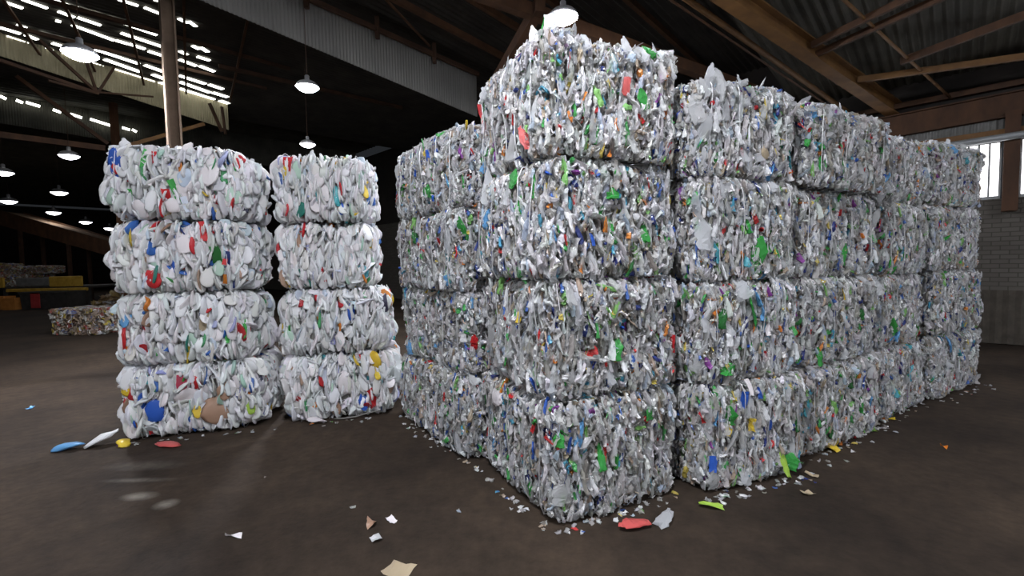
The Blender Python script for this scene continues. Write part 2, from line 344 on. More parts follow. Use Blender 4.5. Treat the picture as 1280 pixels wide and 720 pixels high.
SLITS=[
  [(14.01,-0.26,14.09,0.0,0.13)] ,
  [(13.64,-0.0,13.75,0.36,0.12)] ,
  [(13.25,0.42,13.32,0.74,0.12),(13.3,0.79,13.39,1.03,0.12),(13.32,1.05,13.41,1.17,0.12),(13.39,1.28,13.61,2.16,0.13),(13.57,2.25,13.62,2.38,0.14)] ,
  [(13.76,0.52,13.85,0.77,0.13),(13.81,0.82,13.91,1.2,0.13),(14.29,0.49,14.3,0.57,0.14)] ,
  [(14.31,0.75,14.6,1.49,0.14),(14.57,1.52,14.6,1.74,0.15),(14.58,1.76,14.66,2.07,0.16),(14.74,2.15,14.84,2.57,0.16),(14.79,2.8,14.95,3.2,0.17),(14.89,3.27,15.05,3.64,0.18)] ,
  [(12.35,1.36,12.37,1.68,0.11),(12.36,1.78,12.48,2.21,0.11),(12.4,2.38,12.5,2.55,0.12),(12.39,2.56,12.54,2.72,0.12),(11.87,1.87,11.86,1.99,0.1),(11.72,2.02,11.87,2.1,0.1)] ,
  [(14.04,1.56,14.24,2.42,0.15),(14.22,2.71,14.33,2.88,0.16),(13.67,2.88,13.77,3.03,0.15),(13.64,3.04,13.8,3.22,0.15),(14.28,3.09,14.33,3.38,0.16)] ,
  [(15.52,-0.38,15.62,-0.07,0.15),(15.62,0.01,15.74,0.2,0.16),(15.24,0.25,15.32,0.5,0.15),(15.28,0.54,15.4,0.82,0.16),(15.5,1.2,15.81,2.09,0.17),(15.8,2.21,16.04,2.76,0.19),(16.01,3.0,16.22,3.68,0.2),(16.2,3.77,16.34,4.16,0.21)] ,
  [(15.75,0.45,15.83,0.69,0.17),(16.06,1.42,16.43,2.18,0.19),(16.41,2.46,16.63,2.85,0.21),(16.54,3.11,16.92,3.95,0.22),(16.86,4.01,17.0,4.45,0.23),(15.13,-0.12,15.16,0.04,0.15)] ,
  [(16.01,-0.31,16.22,0.15,0.17),(16.19,0.34,16.28,0.44,0.17),(16.3,0.63,16.69,1.47,0.19),(16.7,1.65,17.04,2.56,0.21),(16.97,2.7,17.18,2.93,0.22),(17.15,3.2,17.53,4.19,0.24),(17.51,4.36,17.64,4.63,0.25)] ,
]
SLIT2= [(-0.72, 7.9, -0.58, 7.83), (-0.34, 7.85, -0.18, 7.79), (-0.1, 7.83, 0.25, 7.76), (0.58, 7.72, 0.79, 7.66), (1.04, 7.66, 1.36, 7.58), (1.59, 7.58, 2.22, 7.44), (2.53, 7.44, 2.77, 7.39), (2.84, 7.42, 2.98, 7.35)]
# ------------------------------------------------------------------ crushed plastic pieces
def grid_quads(nr, ns, closed=True):
    q = []
    for i in range(nr-1):
        for k in range(ns if closed else ns-1):
            k2 = (k+1) % ns
            q.append((i*ns+k, i*ns+k2, (i+1)*ns+k2, (i+1)*ns+k))
    return np.array(q)

def tmpl_tube(prof, ns, square=0.):
    """prof (radius,z) -> unit bottle: x,y in [-.5,.5], z in [-.5,.5]"""
    v = []
    for r, z in prof:
        for k in range(ns):
            a = 2*math.pi*(k+.5)/ns; c, s = math.cos(a), math.sin(a)
            if square:
                m = max(abs(c), abs(s)); f = 1 + square*(1/m - 1)
                c, s = c*f, s*f
            v.append((.5*r*c, .5*r*s, z))
    return np.array(v), grid_quads(len(prof), ns)

BOTTLE = tmpl_tube([(.12,-.5),(.9,-.49),(1,-.36),(.86,-.2),(1,-.02),(.95,.14),(.62,.32),(.3,.42),(.3,.5),(.05,.5)], 8)
SHORT = tmpl_tube([(.1,-.5),(1,-.47),(.95,-.15),(1,.15),(.5,.4),(.35,.5),(.05,.5)], 7)
JUG = tmpl_tube([(.05,-.5),(.52,-.47),(.84,-.38),(1,-.2),(1.02,0),(.96,.16),(.74,.31),(.46,.41),(.3,.48),(.05,.5)], 12, .3)
CAP = tmpl_tube([(.05,-.5),(.9,-.5),(1,-.3),(1,.5),(.86,.5),(.8,-.2),(.05,-.25)], 10)
def tmpl_sheet(nx, nz, curl):
    v = []
    for j in range(nz):
        for i in range(nx):
            x = i/(nx-1) - .5; z = j/(nz-1) - .5
            v.append((x, curl*(x*x*4-.5)*.5, z))
    q = []
    for j in range(nz-1):
        for i in range(nx-1):
            a = j*nx+i; q.append((a, a+1, a+nx+1, a+nx))
    return np.array(v), np.array(q)
SHEET = tmpl_sheet(4, 6, .5)
STRIP = tmpl_sheet(2, 8, 0)

def crumple(tmpl, n, size, jit, rg, bend=.3, flat=(.22,.5), dent=0.):
    """n crumpled copies; size (n,3) in metres (width, thickness before flattening, length) -> (n, nv, 3)"""
    v0, q = tmpl
    P = np.repeat(v0[None], n, 0)
    P = P + rg.normal(0, jit, P.shape)*np.array((1., .8, .45))
    if dent:
        c = rg.uniform(-.35, .35, (n,1)); w = rg.uniform(.1,.22,(n,1))
        g = np.exp(-((P[:,:,2]-c)/w)**2)*dent*rg.uniform(-1,1,(n,1))
        P[:,:,1] += g; P[:,:,0] *= 1 - .5*np.abs(g)
    fl = rg.uniform(*flat, (n,1)); P[:,:,1] *= fl
    b = rg.normal(0, bend, (n,1)); P[:,:,1] += b*(P[:,:,2]**2*2 - .25)
    b2 = rg.normal(0, bend*.6, (n,1)); P[:,:,0] += b2*(P[:,:,2]**2*2 - .25)
    tw = rg.normal(0, .6, (n,1))*P[:,:,2]
    x = P[:,:,0]*np.cos(tw) - P[:,:,1]*np.sin(tw); y = P[:,:,0]*np.sin(tw) + P[:,:,1]*np.cos(tw)
    P[:,:,0] = x; P[:,:,1] = y
    return P*size[:,None,:], q

def frames(nrm, tan, rg, n, edge_on, upright, spread):
    """rotation matrices (n,3,3), columns = width, thin, long axis of each piece"""
    up = np.zeros((n,3)); up[:,2] = 1
    side = np.cross(nrm, up); bad = np.linalg.norm(side, axis=1) < .3
    side[bad] = np.array((1.,0,0)); side /= np.linalg.norm(side, axis=1)[:,None]
    lng = np.cross(side, nrm)
    ang = rg.normal(0, spread, n); free = rg.random(n) > upright; ang[free] = rg.uniform(-math.pi, math.pi, free.sum())
    c, s = np.cos(ang)[:,None], np.sin(ang)[:,None]
    l2 = lng*c + side*s; s2 = side*c - lng*s
    e = rg.random(n) < edge_on
    phi = np.where(e, rg.normal(math.pi/2, .35, n), rg.normal(0, .4, n))[:,None]
    thin = nrm*np.cos(phi) + s2*np.sin(phi)
    til = rg.normal(0, .22, n)[:,None]
    l3 = l2*np.cos(til) + nrm*np.sin(til); l3 /= np.linalg.norm(l3, axis=1)[:,None]
    thin = thin - l3*np.sum(thin*l3, 1)[:,None]; thin /= np.linalg.norm(thin, axis=1)[:,None]
    wid = np.cross(thin, l3)
    return np.stack((wid, thin, l3), -1)

def bulge(P, ph):
    """slow unevenness of a pressed bale, metres"""
    x, y, z = P[:,0], P[:,1], P[:,2]
    return .018*(np.sin(5.1*x+ph[0])*np.cos(4.3*z+ph[1]) + np.sin(6.3*y+ph[2])*np.cos(7.1*z+ph[3]) + .7*np.sin(11*x+9*y+13*z+ph[4]))

def on_bale(n, dims, rg, ph, faces=None, p=10.):
    """random points over the sides and the top of a rounded bale of DIMS; -> points, normals"""
    L, D, H = dims
    ar = np.array([L*H, L*H, D*H, D*H, L*D*.6, L*D*.15]); 
    if faces is not None: ar = ar*np.array(faces)
    f = np.sort(rg.choice(6, n, p=ar/ar.sum()))
    i = np.arange(n) + rg.integers(1000); a = ((i*.7548776662) % 1 + rg.uniform(0,.02,n)) % 1*2 - 1; b = ((i*.5698402910) % 1 + rg.uniform(0,.02,n)) % 1*2 - 1
    q = np.zeros((n,3)); nr = np.zeros((n,3))
    for k, (ax, sg) in enumerate(((1,-1),(1,1),(0,-1),(0,1),(2,1),(2,-1))):
        m = f == k; o = [i for i in (0,1,2) if i != ax]
        q[m,ax] = sg; q[m,o[0]] = a[m]; q[m,o[1]] = b[m]; nr[m,ax] = sg
    r = (np.abs(q)**p).sum(1)**(1/p); q = q/r[:,None]
    g = np.sign(q)*np.abs(q)**(p-1)/np.array((L,D,H)); g /= np.linalg.norm(g, axis=1)[:,None]
    P = q*np.array((L,D,H))/2
    P = P + g*bulge(P, ph)[:,None]
    return P, g

def core(dims, ph, rg):
    n = 14; pts = []; quads = []
    for ax, sg in ((1,-1),(1,1),(0,-1),(0,1),(2,1),(2,-1)):
        o = [i for i in (0,1,2) if i != ax]; base = len(pts)
        for i in range(n):
            for j in range(n):
                q = [0,0,0]; q[ax] = sg; q[o[0]] = -1+2*i/(n-1); q[o[1]] = -1+2*j/(n-1); pts.append(q)
        for i in range(n-1):
            for j in range(n-1):
                a = base+i*n+j; quads.append((a, a+1, a+n+1, a+n))
    q = np.array(pts, float); p = 6.; r = (np.abs(q)**p).sum(1)**(1/p); q /= r[:,None]
    P = q*np.array(dims)/2*np.array((.92,.91,.92)); P *= 1 + bulge(P, ph)[:,None]*.6
    return P, np.array(quads)

PAL_PET = [  # weight, colour, opacity
 (.30,(.78,.78,.77),.50),(.17,(.66,.66,.65),.55),(.13,(.88,.89,.90),.75),(.08,(.56,.54,.49),.6),(.10,(.92,.92,.92),1.),
 (.04,(.58,.67,.80),.7),(.012,(.10,.20,.56),.95),(.012,(.05,.07,.25),1.),(.010,(.10,.46,.13),.9),(.009,(.28,.58,.18),.85),
 (.008,(.64,.06,.06),1.),(.005,(.78,.28,.06),1.),(.005,(.78,.62,.14),1.),(.003,(.30,.08,.35),1.),(.008,(.12,.44,.60),.9),
 (.04,(.30,.28,.25),.85),(.03,(.50,.41,.31),.9)]
PAL_JUG = [
 (.58,(.88,.89,.90),1.),(.17,(.82,.83,.84),1.),(.08,(.78,.77,.74),1.),(.07,(.93,.94,.95),1.),(.025,(.66,.75,.84),1.),(.010,(.05,.16,.50),1.),
 (.010,(.62,.04,.05),1.),(.006,(.80,.55,.05),1.),(.006,(.08,.36,.14),1.),(.004,(.80,.26,.04),1.),(.004,(.08,.42,.46),1.),(.006,(.52,.36,.26),1.),
 (.006,(.06,.06,.10),1.),(.008,(.50,.72,.60),1.),(.005,(.45,.48,.75),1.)]
def palette(pal, n, rg):
    w = np.array([p[0] for p in pal]); k = rg.choice(len(pal), n, p=w/w.sum())
    c = np.array([(*p[1], p[2]) for p in pal])[k]
    c[:,:3] *= rg.uniform(.78, 1.08, (n,1)); c[:,:3] *= rg.uniform(.96, 1.04, (n,3))
    return np.clip(c, 0, .95)

STD = (1.3, 1.25, .77)
def make_mass(seed, recipe, pal, corecol, pw=10.):
    rg = np.random.default_rng(seed); ph = rg.uniform(0, 6.28, 5)
    Vs, Qs, Cs, Ss = [], [], [], []; nv = 0
    V, Q = core(STD, ph, rg)
    Vs.append(V); Qs.append(Q); Cs.append(np.tile(np.array((*corecol, 1.)), (len(V),1))); Ss.append(np.ones(len(Q), bool)); nv = len(V)
    for tmpl, n, wr, tr, lr, jit, bend, flat, dent, edge, upr, spr, dep, smooth in recipe:
        P, g = on_bale(n, STD, rg, ph, None, pw)
        size = np.stack((rg.uniform(*wr, n), rg.uniform(*tr, n), rg.uniform(*lr, n)), -1)
        X, q = crumple(tmpl, n, size, jit, rg, bend, flat, dent)
        F = frames(g, None, rg, n, edge, upr, spr)
        X = np.einsum('nij,nvj->nvi', F, X)
        d = rg.uniform(dep[0], dep[1], n)
        X = X + (P + g*d[:,None])[:,None,:]
        # nothing stands through the plane the bale rests on
        X[:,:,2] = np.maximum(X[:,:,2], -STD[2]/2 + .006 + .012*rg.random((n,1)))
        X[:,:,2] = np.minimum(X[:,:,2], STD[2]/2 + .002 + .022*rg.random((n,1)))
        c = palette(pal, n, rg)
        k = X.shape[1]
        Vs.append(X.reshape(-1,3)); Cs.append(np.repeat(c, k, 0))
        Qs.append((q[None] + (np.arange(n)*k)[:,None,None]).reshape(-1,4) + nv); nv += n*k
        Ss.append(np.full(n*len(q), smooth))
    return mesh_np(np.concatenate(Vs), np.concatenate(Qs), np.concatenate(Cs), np.concatenate(Ss)), ph

# tmpl, n, width, thickness, length, jitter, bend, flatten, dent, edge-on share, upright share, spread, depth, smooth
REC_PET = [
 (BOTTLE, 1000, (.03,.065), (.05,.09), (.08,.19), .07, .22, (.25,.6), .5, .6, .84, .24, (-.065,.010), False),
 (SHORT, 1300, (.022,.05), (.04,.06), (.04,.10), .09, .25, (.3,.7), .5, .45, .6, .40, (-.045,.014), False),
 (SHEET, 2700, (.010,.032), (.03,.05), (.025,.09), .09, .40, (.5,1.2), .3, .45, .7, .40, (-.04,.016), False),
 (CAP, 230, (.026,.032), (.026,.032), (.012,.016), .0, .0, (1.,1.), 0, .2, .1, 1.0, (-.02,.012), True),
 (STRIP, 650, (.004,.010), (.03,.05), (.06,.18), .05, .5, (1.,1.), 0, .5, .85, .25, (-.03,.018), False)]
REC_JUG = [
 (JUG, 560, (.10,.16), (.11,.17), (.15,.28), .022, .22, (.13,.30), .40, .80, .92, .17, (-.085,.006), True),
 (BOTTLE, 420, (.05,.09), (.06,.09), (.11,.20), .025, .22, (.25,.5), .35, .7, .9, .20, (-.055,.008), True),
 (SHEET, 360, (.025,.06), (.05,.07), (.08,.18), .025, .40, (.5,1.2), .2, .65, .85, .25, (-.04,.008), True),
 (CAP, 80, (.034,.040), (.034,.040), (.014,.018), .0, .0, (1.,1.), 0, .2, .1, 1.0, (-.02,.010), True),
 (STRIP, 200, (.006,.014), (.03,.05), (.08,.16), .05, .4, (1.,1.), 0, .5, .85, .25, (-.03,.012), False)]
PET = [make_mass(100+i, REC_PET, PAL_PET, (.20,.19,.17)) for i in range(6)]
JUGS = [make_mass(200+i, REC_JUG, PAL_JUG, (.24,.23,.21), 5.5) for i in range(4)]

# pieces that stand out singly: shared meshes of unit size
def piece_lib(tmpl, n, jit, bend, flat, dent, mat, smooth, seed):
    rg = np.random.default_rng(seed)
    X, q = crumple(tmpl, n, np.ones((n,3)), jit, rg, bend, flat, dent)
    out = []
    for i in range(n):
        me = mesh_np(X[i], q, None, np.full(len(q), smooth), name='piece'); me.materials.append(mat); out.append(me)
    return out
LIB = {
 'b': piece_lib(BOTTLE, 10, .07, .15, (.3,.55), .4, M['pet_piece'], False, 1),
 'j': piece_lib(JUG, 10, .05, .15, (.25,.4), .35, M['jug_piece'], True, 2),
 'l': piece_lib(SHEET, 8, .05, .25, (.5,.9), .2, M['jug_piece'], False, 3),
 'c': piece_lib(CAP, 1, 0, 0, (1,1), 0, M['jug_piece'], True, 4)}
KIND = {'b': 'crushed_bottle', 'j': 'crushed_jug', 'l': 'label_scrap', 'c': 'bottle_cap'}
KINDTXT = {'b': 'crushed bottle', 'j': 'crushed jug', 'l': 'plastic scrap', 'c': 'bottle cap'}
CLR = {'green':(.06,.42,.08,.92),'darkgreen':(.03,.18,.04,.95),'lime':(.40,.62,.08,.95),'red':(.62,.025,.03,1),'redwhite':(.72,.13,.12,1),'white':(.92,.87,.88,1),
 'blue':(.03,.12,.55,1),'navy':(.03,.05,.2,1),'lightblue':(.16,.42,.75,1),'yellow':(.80,.58,.05,1),'orange':(.80,.26,.03,1),'purple':(.25,.08,.36,1),
 'teal':(.10,.42,.50,1),'tealdark':(.03,.22,.17,1),'brown':(.45,.28,.19,1),'tan':(.52,.42,.28,1),'mint':(.55,.75,.62,1),'maroon':(.38,.02,.06,1),'periwinkle':(.36,.40,.75,1),
 'clear':(.78,.80,.82,.45),'grey':(.62,.63,.63,.55),'milky':(.89,.9,.91,1),'cream':(.80,.79,.76,1)}
CLRTXT = {'redwhite':'red and white','lightblue':'light blue','darkgreen':'dark green','tealdark':'dark teal','navy':'navy blue','periwinkle':'periwinkle blue','mint':'pale mint'}
# ------------------------------------------------------------------ the setting
def structure(o): return tag(o, kind='structure')

# floor
m, nt, p = nodes('dirty dark concrete')
tc = N(nt, 'ShaderNodeTexCoord')
n1 = N(nt, 'ShaderNodeTexNoise', Scale=.55, Detail=8., Roughness=.62); nt.links.new(tc.outputs['Object'], n1.inputs['Vector'])
r1 = N(nt, 'ShaderNodeValToRGB'); e = r1.color_ramp.elements
e[0].position = .36; e[0].color = (.024,.017,.0125,1); e[1].position = .68; e[1].color = (.066,.047,.032,1)
nt.links.new(n1.outputs['Fac'], r1.inputs['Fac'])
n2 = N(nt, 'ShaderNodeTexNoise', Scale=9., Detail=6., Roughness=.7); nt.links.new(tc.outputs['Object'], n2.inputs['Vector'])
r2 = N(nt, 'ShaderNodeValToRGB'); e = r2.color_ramp.elements
e[0].position = .35; e[0].color = (.72,.72,.72,1); e[1].position = .7; e[1].color = (1.25,1.22,1.18,1)
nt.links.new(n2.outputs['Fac'], r2.inputs['Fac'])
mu = N(nt, 'ShaderNodeMixRGB', blend_type='MULTIPLY'); mu.inputs['Fac'].default_value = 1
nt.links.new(r1.outputs[0], mu.inputs[1]); nt.links.new(r2.outputs[0], mu.inputs[2])
last = mu.outputs[0]
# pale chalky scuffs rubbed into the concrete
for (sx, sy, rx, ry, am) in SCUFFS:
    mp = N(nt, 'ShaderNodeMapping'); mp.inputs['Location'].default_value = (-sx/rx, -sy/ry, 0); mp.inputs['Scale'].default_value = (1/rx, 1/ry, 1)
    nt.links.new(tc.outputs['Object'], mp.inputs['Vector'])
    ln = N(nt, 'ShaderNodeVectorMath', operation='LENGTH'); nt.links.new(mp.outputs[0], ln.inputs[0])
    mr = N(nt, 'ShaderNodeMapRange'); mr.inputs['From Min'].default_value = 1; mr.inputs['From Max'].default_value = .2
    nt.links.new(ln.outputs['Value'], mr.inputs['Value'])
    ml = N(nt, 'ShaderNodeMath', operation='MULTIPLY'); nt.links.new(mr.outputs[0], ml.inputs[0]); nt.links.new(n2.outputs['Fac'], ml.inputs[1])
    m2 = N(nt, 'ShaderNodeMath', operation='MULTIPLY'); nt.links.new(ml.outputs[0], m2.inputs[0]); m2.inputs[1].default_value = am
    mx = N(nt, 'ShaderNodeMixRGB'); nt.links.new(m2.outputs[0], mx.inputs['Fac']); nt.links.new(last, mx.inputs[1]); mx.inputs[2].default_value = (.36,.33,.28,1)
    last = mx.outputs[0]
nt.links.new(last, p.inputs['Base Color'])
rr = N(nt, 'ShaderNodeMapRange'); rr.inputs['To Min'].default_value = .78; rr.inputs['To Max'].default_value = .95
nt.links.new(n1.outputs['Fac'], rr.inputs['Value']); nt.links.new(rr.outputs[0], p.inputs['Roughness'])
p.inputs['Specular IOR Level'].default_value = .22
bp = N(nt, 'ShaderNodeBump', Strength=.5, Distance=.015); nt.links.new(n2.outputs['Fac'], bp.inputs['Height']); nt.links.new(bp.outputs[0], p.inputs['Normal'])
U0, U1, V0, V1 = -12., 62., -15., 12.65
corn = [B(U0,V0,0), B(U0,V1,0), B(U1,V1,0), B(U1,V0,0)]
mb = MB(); mb.add([*(c for c in corn), *(c - np.array((0,0,.2)) for c in corn)], [(0,1,2,3),(7,6,5,4),(0,4,5,1),(1,5,6,2),(2,6,7,3),(3,7,4,0)])
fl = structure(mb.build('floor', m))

def slab(mb, u0, u1, v0, v1, z0, z1):
    c = [B(u0,v0,0), B(u1,v0,0), B(u1,v1,0), B(u0,v1,0)]
    v = [q + np.array((0,0,z0)) for q in c] + [q + np.array((0,0,z1)) for q in c]
    mb.add(v, [(3,2,1,0),(4,5,6,7),(0,1,5,4),(1,2,6,5),(2,3,7,6),(3,0,4,7)])

# right wall: painted block work, a strip of windows high up
m, nt, p = nodes('grey painted block wall')
tc = N(nt, 'ShaderNodeTexCoord'); mp = N(nt, 'ShaderNodeMapping'); mp.vector_type = 'POINT'
mp.inputs['Rotation'].default_value = (0, 0, -math.atan2(UY, UX))
nt.links.new(tc.outputs['Object'], mp.inputs['Vector'])
sp = N(nt, 'ShaderNodeSeparateXYZ'); nt.links.new(mp.outputs[0], sp.inputs[0]); cb = N(nt, 'ShaderNodeCombineXYZ')
nt.links.new(sp.outputs[0], cb.inputs[0]); nt.links.new(sp.outputs[2], cb.inputs[1])
bk = N(nt, 'ShaderNodeTexBrick'); nt.links.new(cb.outputs[0], bk.inputs['Vector'])
bk.inputs['Scale'].default_value = 1.; bk.inputs['Brick Width'].default_value = .24; bk.inputs['Row Height'].default_value = .085; bk.inputs['Mortar Size'].default_value = .008
bk.inputs['Color1'].default_value = (.095,.085,.072,1); bk.inputs['Color2'].default_value = (.12,.108,.092,1); bk.inputs['Mortar'].default_value = (.06,.055,.045,1)
nt.links.new(bk.outputs['Color'], p.inputs['Base Color']); p.inputs['Roughness'].default_value = .85
bp = N(nt, 'ShaderNodeBump', Strength=.6, Distance=.01); nt.links.new(bk.outputs['Fac'], bp.inputs['Height']); bp.invert = True; nt.links.new(bp.outputs[0], p.inputs['Normal'])
M['block'] = m
mb = MB(); slab(mb, U0, U1, 12.65, 12.9, 0, 2.75); slab(mb, U0, -4.2, 12.65, 12.9, 2.75, 3.86); slab(mb, 2.2, U1, 12.65, 12.9, 2.75, 3.86)
structure(mb.build('wall_right', M['block']))
mb = MB(); slab(mb, U0, U1, 12.65, 12.9, 3.86, 7.6); structure(mb.build('wall_right_upper', M['dark_wall']))
mb = MB(); slab(mb, U0-.25, U0, V0, 12.9, 0, 7.6); structure(mb.build('wall_front', M['dark_wall']))
mb = MB(); slab(mb, U0+.02, U0+.1, *DOOR); structure(mb.build('fill_door_1', M['fill_door_glow']))  # unseen glowing panel against the wall, added for soft frontal fill on the bales
mb = MB(); slab(mb, U1, U1+.25, V0, 12.9, 0, 7.8); structure(mb.build('wall_back', M['dark_wall']))
mb = MB(); slab(mb, U0, U1, V0-.25, V0, 0, 7.8); structure(mb.build('wall_left', M['dark_wall']))

# two window strips of dusty panes in steel frames
def window(name, u0, u1, z0, z1, nm):
    root = empty(name, B((u0+u1)/2, 12.72, z0)); structure(root)
    off = np.array(root.location)
    mb = MB()
    v = [B(u0,12.78,z0)-off, B(u1,12.78,z0)-off, B(u1,12.78,z1)-off, B(u0,12.78,z1)-off]
    w = [q + B(0,.02,0) for q in v]
    mb.add(v + w, [(0,1,2,3),(7,6,5,4),(0,4,5,1),(1,5,6,2),(2,6,7,3),(3,7,4,0)])
    structure(mb.build('window_pane', M['window'], root))
    mb = MB()
    for zz in (z0+.03, z1-.03): mb.bar(B(u0,12.72,zz)-off, B(u1,12.72,zz)-off, .06, .06)
    for k in range(nm+1):
        u = u0 + (u1-u0)*k/nm
        mb.bar(B(u,12.72,z0)-off, B(u,12.72,z1)-off, .012, .03, (UX,UY,0))
    structure(mb.build('window_frame', M['duct'], root))
window('window_1', -.44, 2.15, 2.75, 3.86, 18)
window('window_2', -4.15, -.70, 2.75, 3.86, 24)

def corrugated(name, P0, P1, Q0, Q1, period, amp, mat, nrm, nseg=6):
    """sheet between edge P0-P1 and edge Q0-Q1; ridges run from P to Q, waves along P0-P1"""
    P0, P1, Q0, Q1 = (np.array(x, float) for x in (P0,P1,Q0,Q1)); nrm = np.array(nrm, float)
    n = int(np.linalg.norm(P1-P0)/period*nseg); v = []; f = []
    for i in range(n+1):
        t = i/n; w = math.sin(2*math.pi*i/nseg)*amp
        a, b = P0+(P1-P0)*t + nrm*w, Q0+(Q1-Q0)*t + nrm*w
        v += [a, b, b + nrm*.006, a + nrm*.006]
        if i:
            o = (i-1)*4
            for j in range(4): f.append((o+j, o+(j+1)%4, o+4+(j+1)%4, o+4+j))
    return structure(link(name, mesh_pd(v, f, name), mat))

# roof: low bay on the right, high bay in the middle, roof beyond the grey fascia
up = (0,0,1)
def zr(v): return 5.22 + .13*(12.65 - v)
corrugated('ceiling', B(U0,12.65,zr(12.65)), B(2.9,12.65,zr(12.65)), B(U0,-15,zr(-15)), B(2.9,-15,zr(-15)), .15, .02, M['deck'], up)
def zh(v): return 7.08 - .057*v + .03
corrugated('ceiling_high', B(2.9,12.65,zh(12.65)), B(8.95,12.65,zh(12.65)), B(2.9,-15,zh(-15)+.9), B(8.95,-15,zh(-15)+.9), .15, .02, M['deck_shaded'], up)
corrugated('ceiling_far', B(8.95,12.65,7.255), B(19.5,12.65,7.255), B(8.95,-15,7.255), B(19.5,-15,7.255), .15, .02, M['deck_shaded'], up)
corrugated('ceiling_end', B(19.5,12.65,8.0), B(U1,12.65,8.0), B(19.5,-15,8.0), B(U1,-15,8.0), .3, .03, M['deck'], up)
# fascias: grey one over the middle bay, yellowed one below the slotted roof
def fascia(name, u0, v0, zb0, zt0, u1, v1, zb1, zt1, mat):
    return corrugated(name, B(u0,v0,zb0), B(u1,v1,zb1), B(u0,v0,zt0), B(u1,v1,zt1), .07, .008, mat, (-UX,-UY,0))
def lin(v, a, b): return a[1] + (b[1]-a[1])*(v-a[0])/(b[0]-a[0])
fb = ((2.03,6.11),(7.32,5.55)); ft = ((3.795,6.78),(8.0,6.54))
fascia('trim_1', 9., -4., lin(-4,*fb), lin(-4,*ft), 9., 8.0, lin(8,*fb), lin(8,*ft), M['fascia'])
fascia('trim_2', 15.0, -3.1, 6.9, 7.5, 17.72, 4.62, 6.36, 7.2, M['fascia_warm'])

# steelwork: every beam its own piece
def beam(name, a, b, w, h, mat, kind='bar'):
    mb = MB()
    mid = (np.array(a)+np.array(b))/2
    if kind == 'i': mb.ibeam(a-mid, b-mid, w, h, .025)
    elif kind == 'tube': mb.tube([a-mid, b-mid], w/2, 10)
    else: mb.bar(a-mid, b-mid, w, h)
    o = mb.build(name, M[mat], None, kind == 'tube'); o.location = mid
    return structure(o)
def ext(a, b, t0, t1):
    a, b = np.array(a, float), np.array(b, float); return a+(b-a)*t0, a+(b-a)*t1
beam('roof_beam', *ext(B(1.10,12.6,4.74), B(2.44,7.22,5.46), 0, 2.6), .22, .26, 'ochre', 'i')
beam('roof_beam', *ext(B(1.97,11.68,4.88), B(2.97,6.8,5.51), -.12, 2.2), .09, .09, 'ochre', 'tube')
beam('roof_beam', *ext(B(2.05,11.5,4.80), B(3.05,6.7,5.42), -.1, 2.2), .035, .035, 'rust', 'tube')
beam('roof_beam', *ext(B(.35,12.19,4.81), B(1.3,8.12,5.34), -.1, 2.2), .05, .05, 'ochre', 'tube')
for a, b, w, h, mt in ((B(1.82,9.05,5.22),B(.67,8.61,5.28),.06,.10,'rust'),(B(1.86,9.4,5.17),B(.37,8.85,5.24),.06,.10,'rust'),(B(.79,10.45,5.04),B(-.52,9.98,5.1),.06,.12,'rust'),(B(1.4,10.82,4.99),B(-.61,11.38,4.92),.08,.10,'ochre')):
    beam('purlin', *ext(a, b, -.05, 4), w, h, mt)
beam('eave_beam', B(2.6,12.52,4.36), B(-9,12.52,4.62), .16, .42, 'rust', 'i')
beam('purlin', B(2.6,12.55,4.78), B(-9,12.55,4.86), .12, .10, 'rust')
beam('eave_beam', B(2.6,12.55,3.95), B(-9,12.55,3.97), .14, .10, 'ochre')
corrugated('trim_3', B(3,12.58,3.98), B(-9,12.58,3.98), B(3,12.58,4.3), B(-9,12.58,4.5), .09, .014, M['grey'], (-VX,-VY,0))
beam('duct', B(1.8,12.3,3.78), B(-6,12.3,3.92), .13, .13, 'duct', 'tube')
mb = MB(); mb.ibeam(B(-.57,12.5,2.5), B(-.57,12.5,4.3), .2, .2, .03, (VX,VY,0)); structure(mb.build('column', M['rust']))
# boards along the foot of the right wall
corrugated('wall_right_boards', B(4,12.6,.02), B(-9,12.6,.02), B(4,12.6,1.03), B(-9,12.6,1.03), .16, .035, M["boards"], (-VX,-VY,0), 4)
# middle bay
beam('roof_beam', *ext(B(5.39,4.91,5.86), B(3.75,8.96,5.33), -1.5, 1.6), .16, .2, 'rust')
beam('roof_beam', *ext(B(8.7,7.95,5.75), B(5.83,6.26,5.75), -.02, 1.35), .16, .2, 'rust')
for du in (.9, 2.0, 3.1, 4.2):
    beam('purlin', B(8.8-du,-6,zh(-6)-.02+.2), B(8.8-du,12.5,zh(12.5)-.14), .09, .12, 'rust')
beam('fascia_rail', B(8.85,-4,lin(-4,*ft)-.06), B(8.85,7.95,lin(7.95,*ft)-.06), .07, .09, 'rust_dark')
for v in (3.7, 5.15, 6.6):
    beam('fascia_hanger', B(8.85,v,lin(v,*ft)+.2), B(8.85,v,lin(v,*ft)-.25), .08, .08, 'rust_dark')
beam('tie_rod', B(7.5,3.9,6.85), B(8.2,6.0,6.35), .05, .05, 'rust', 'tube')
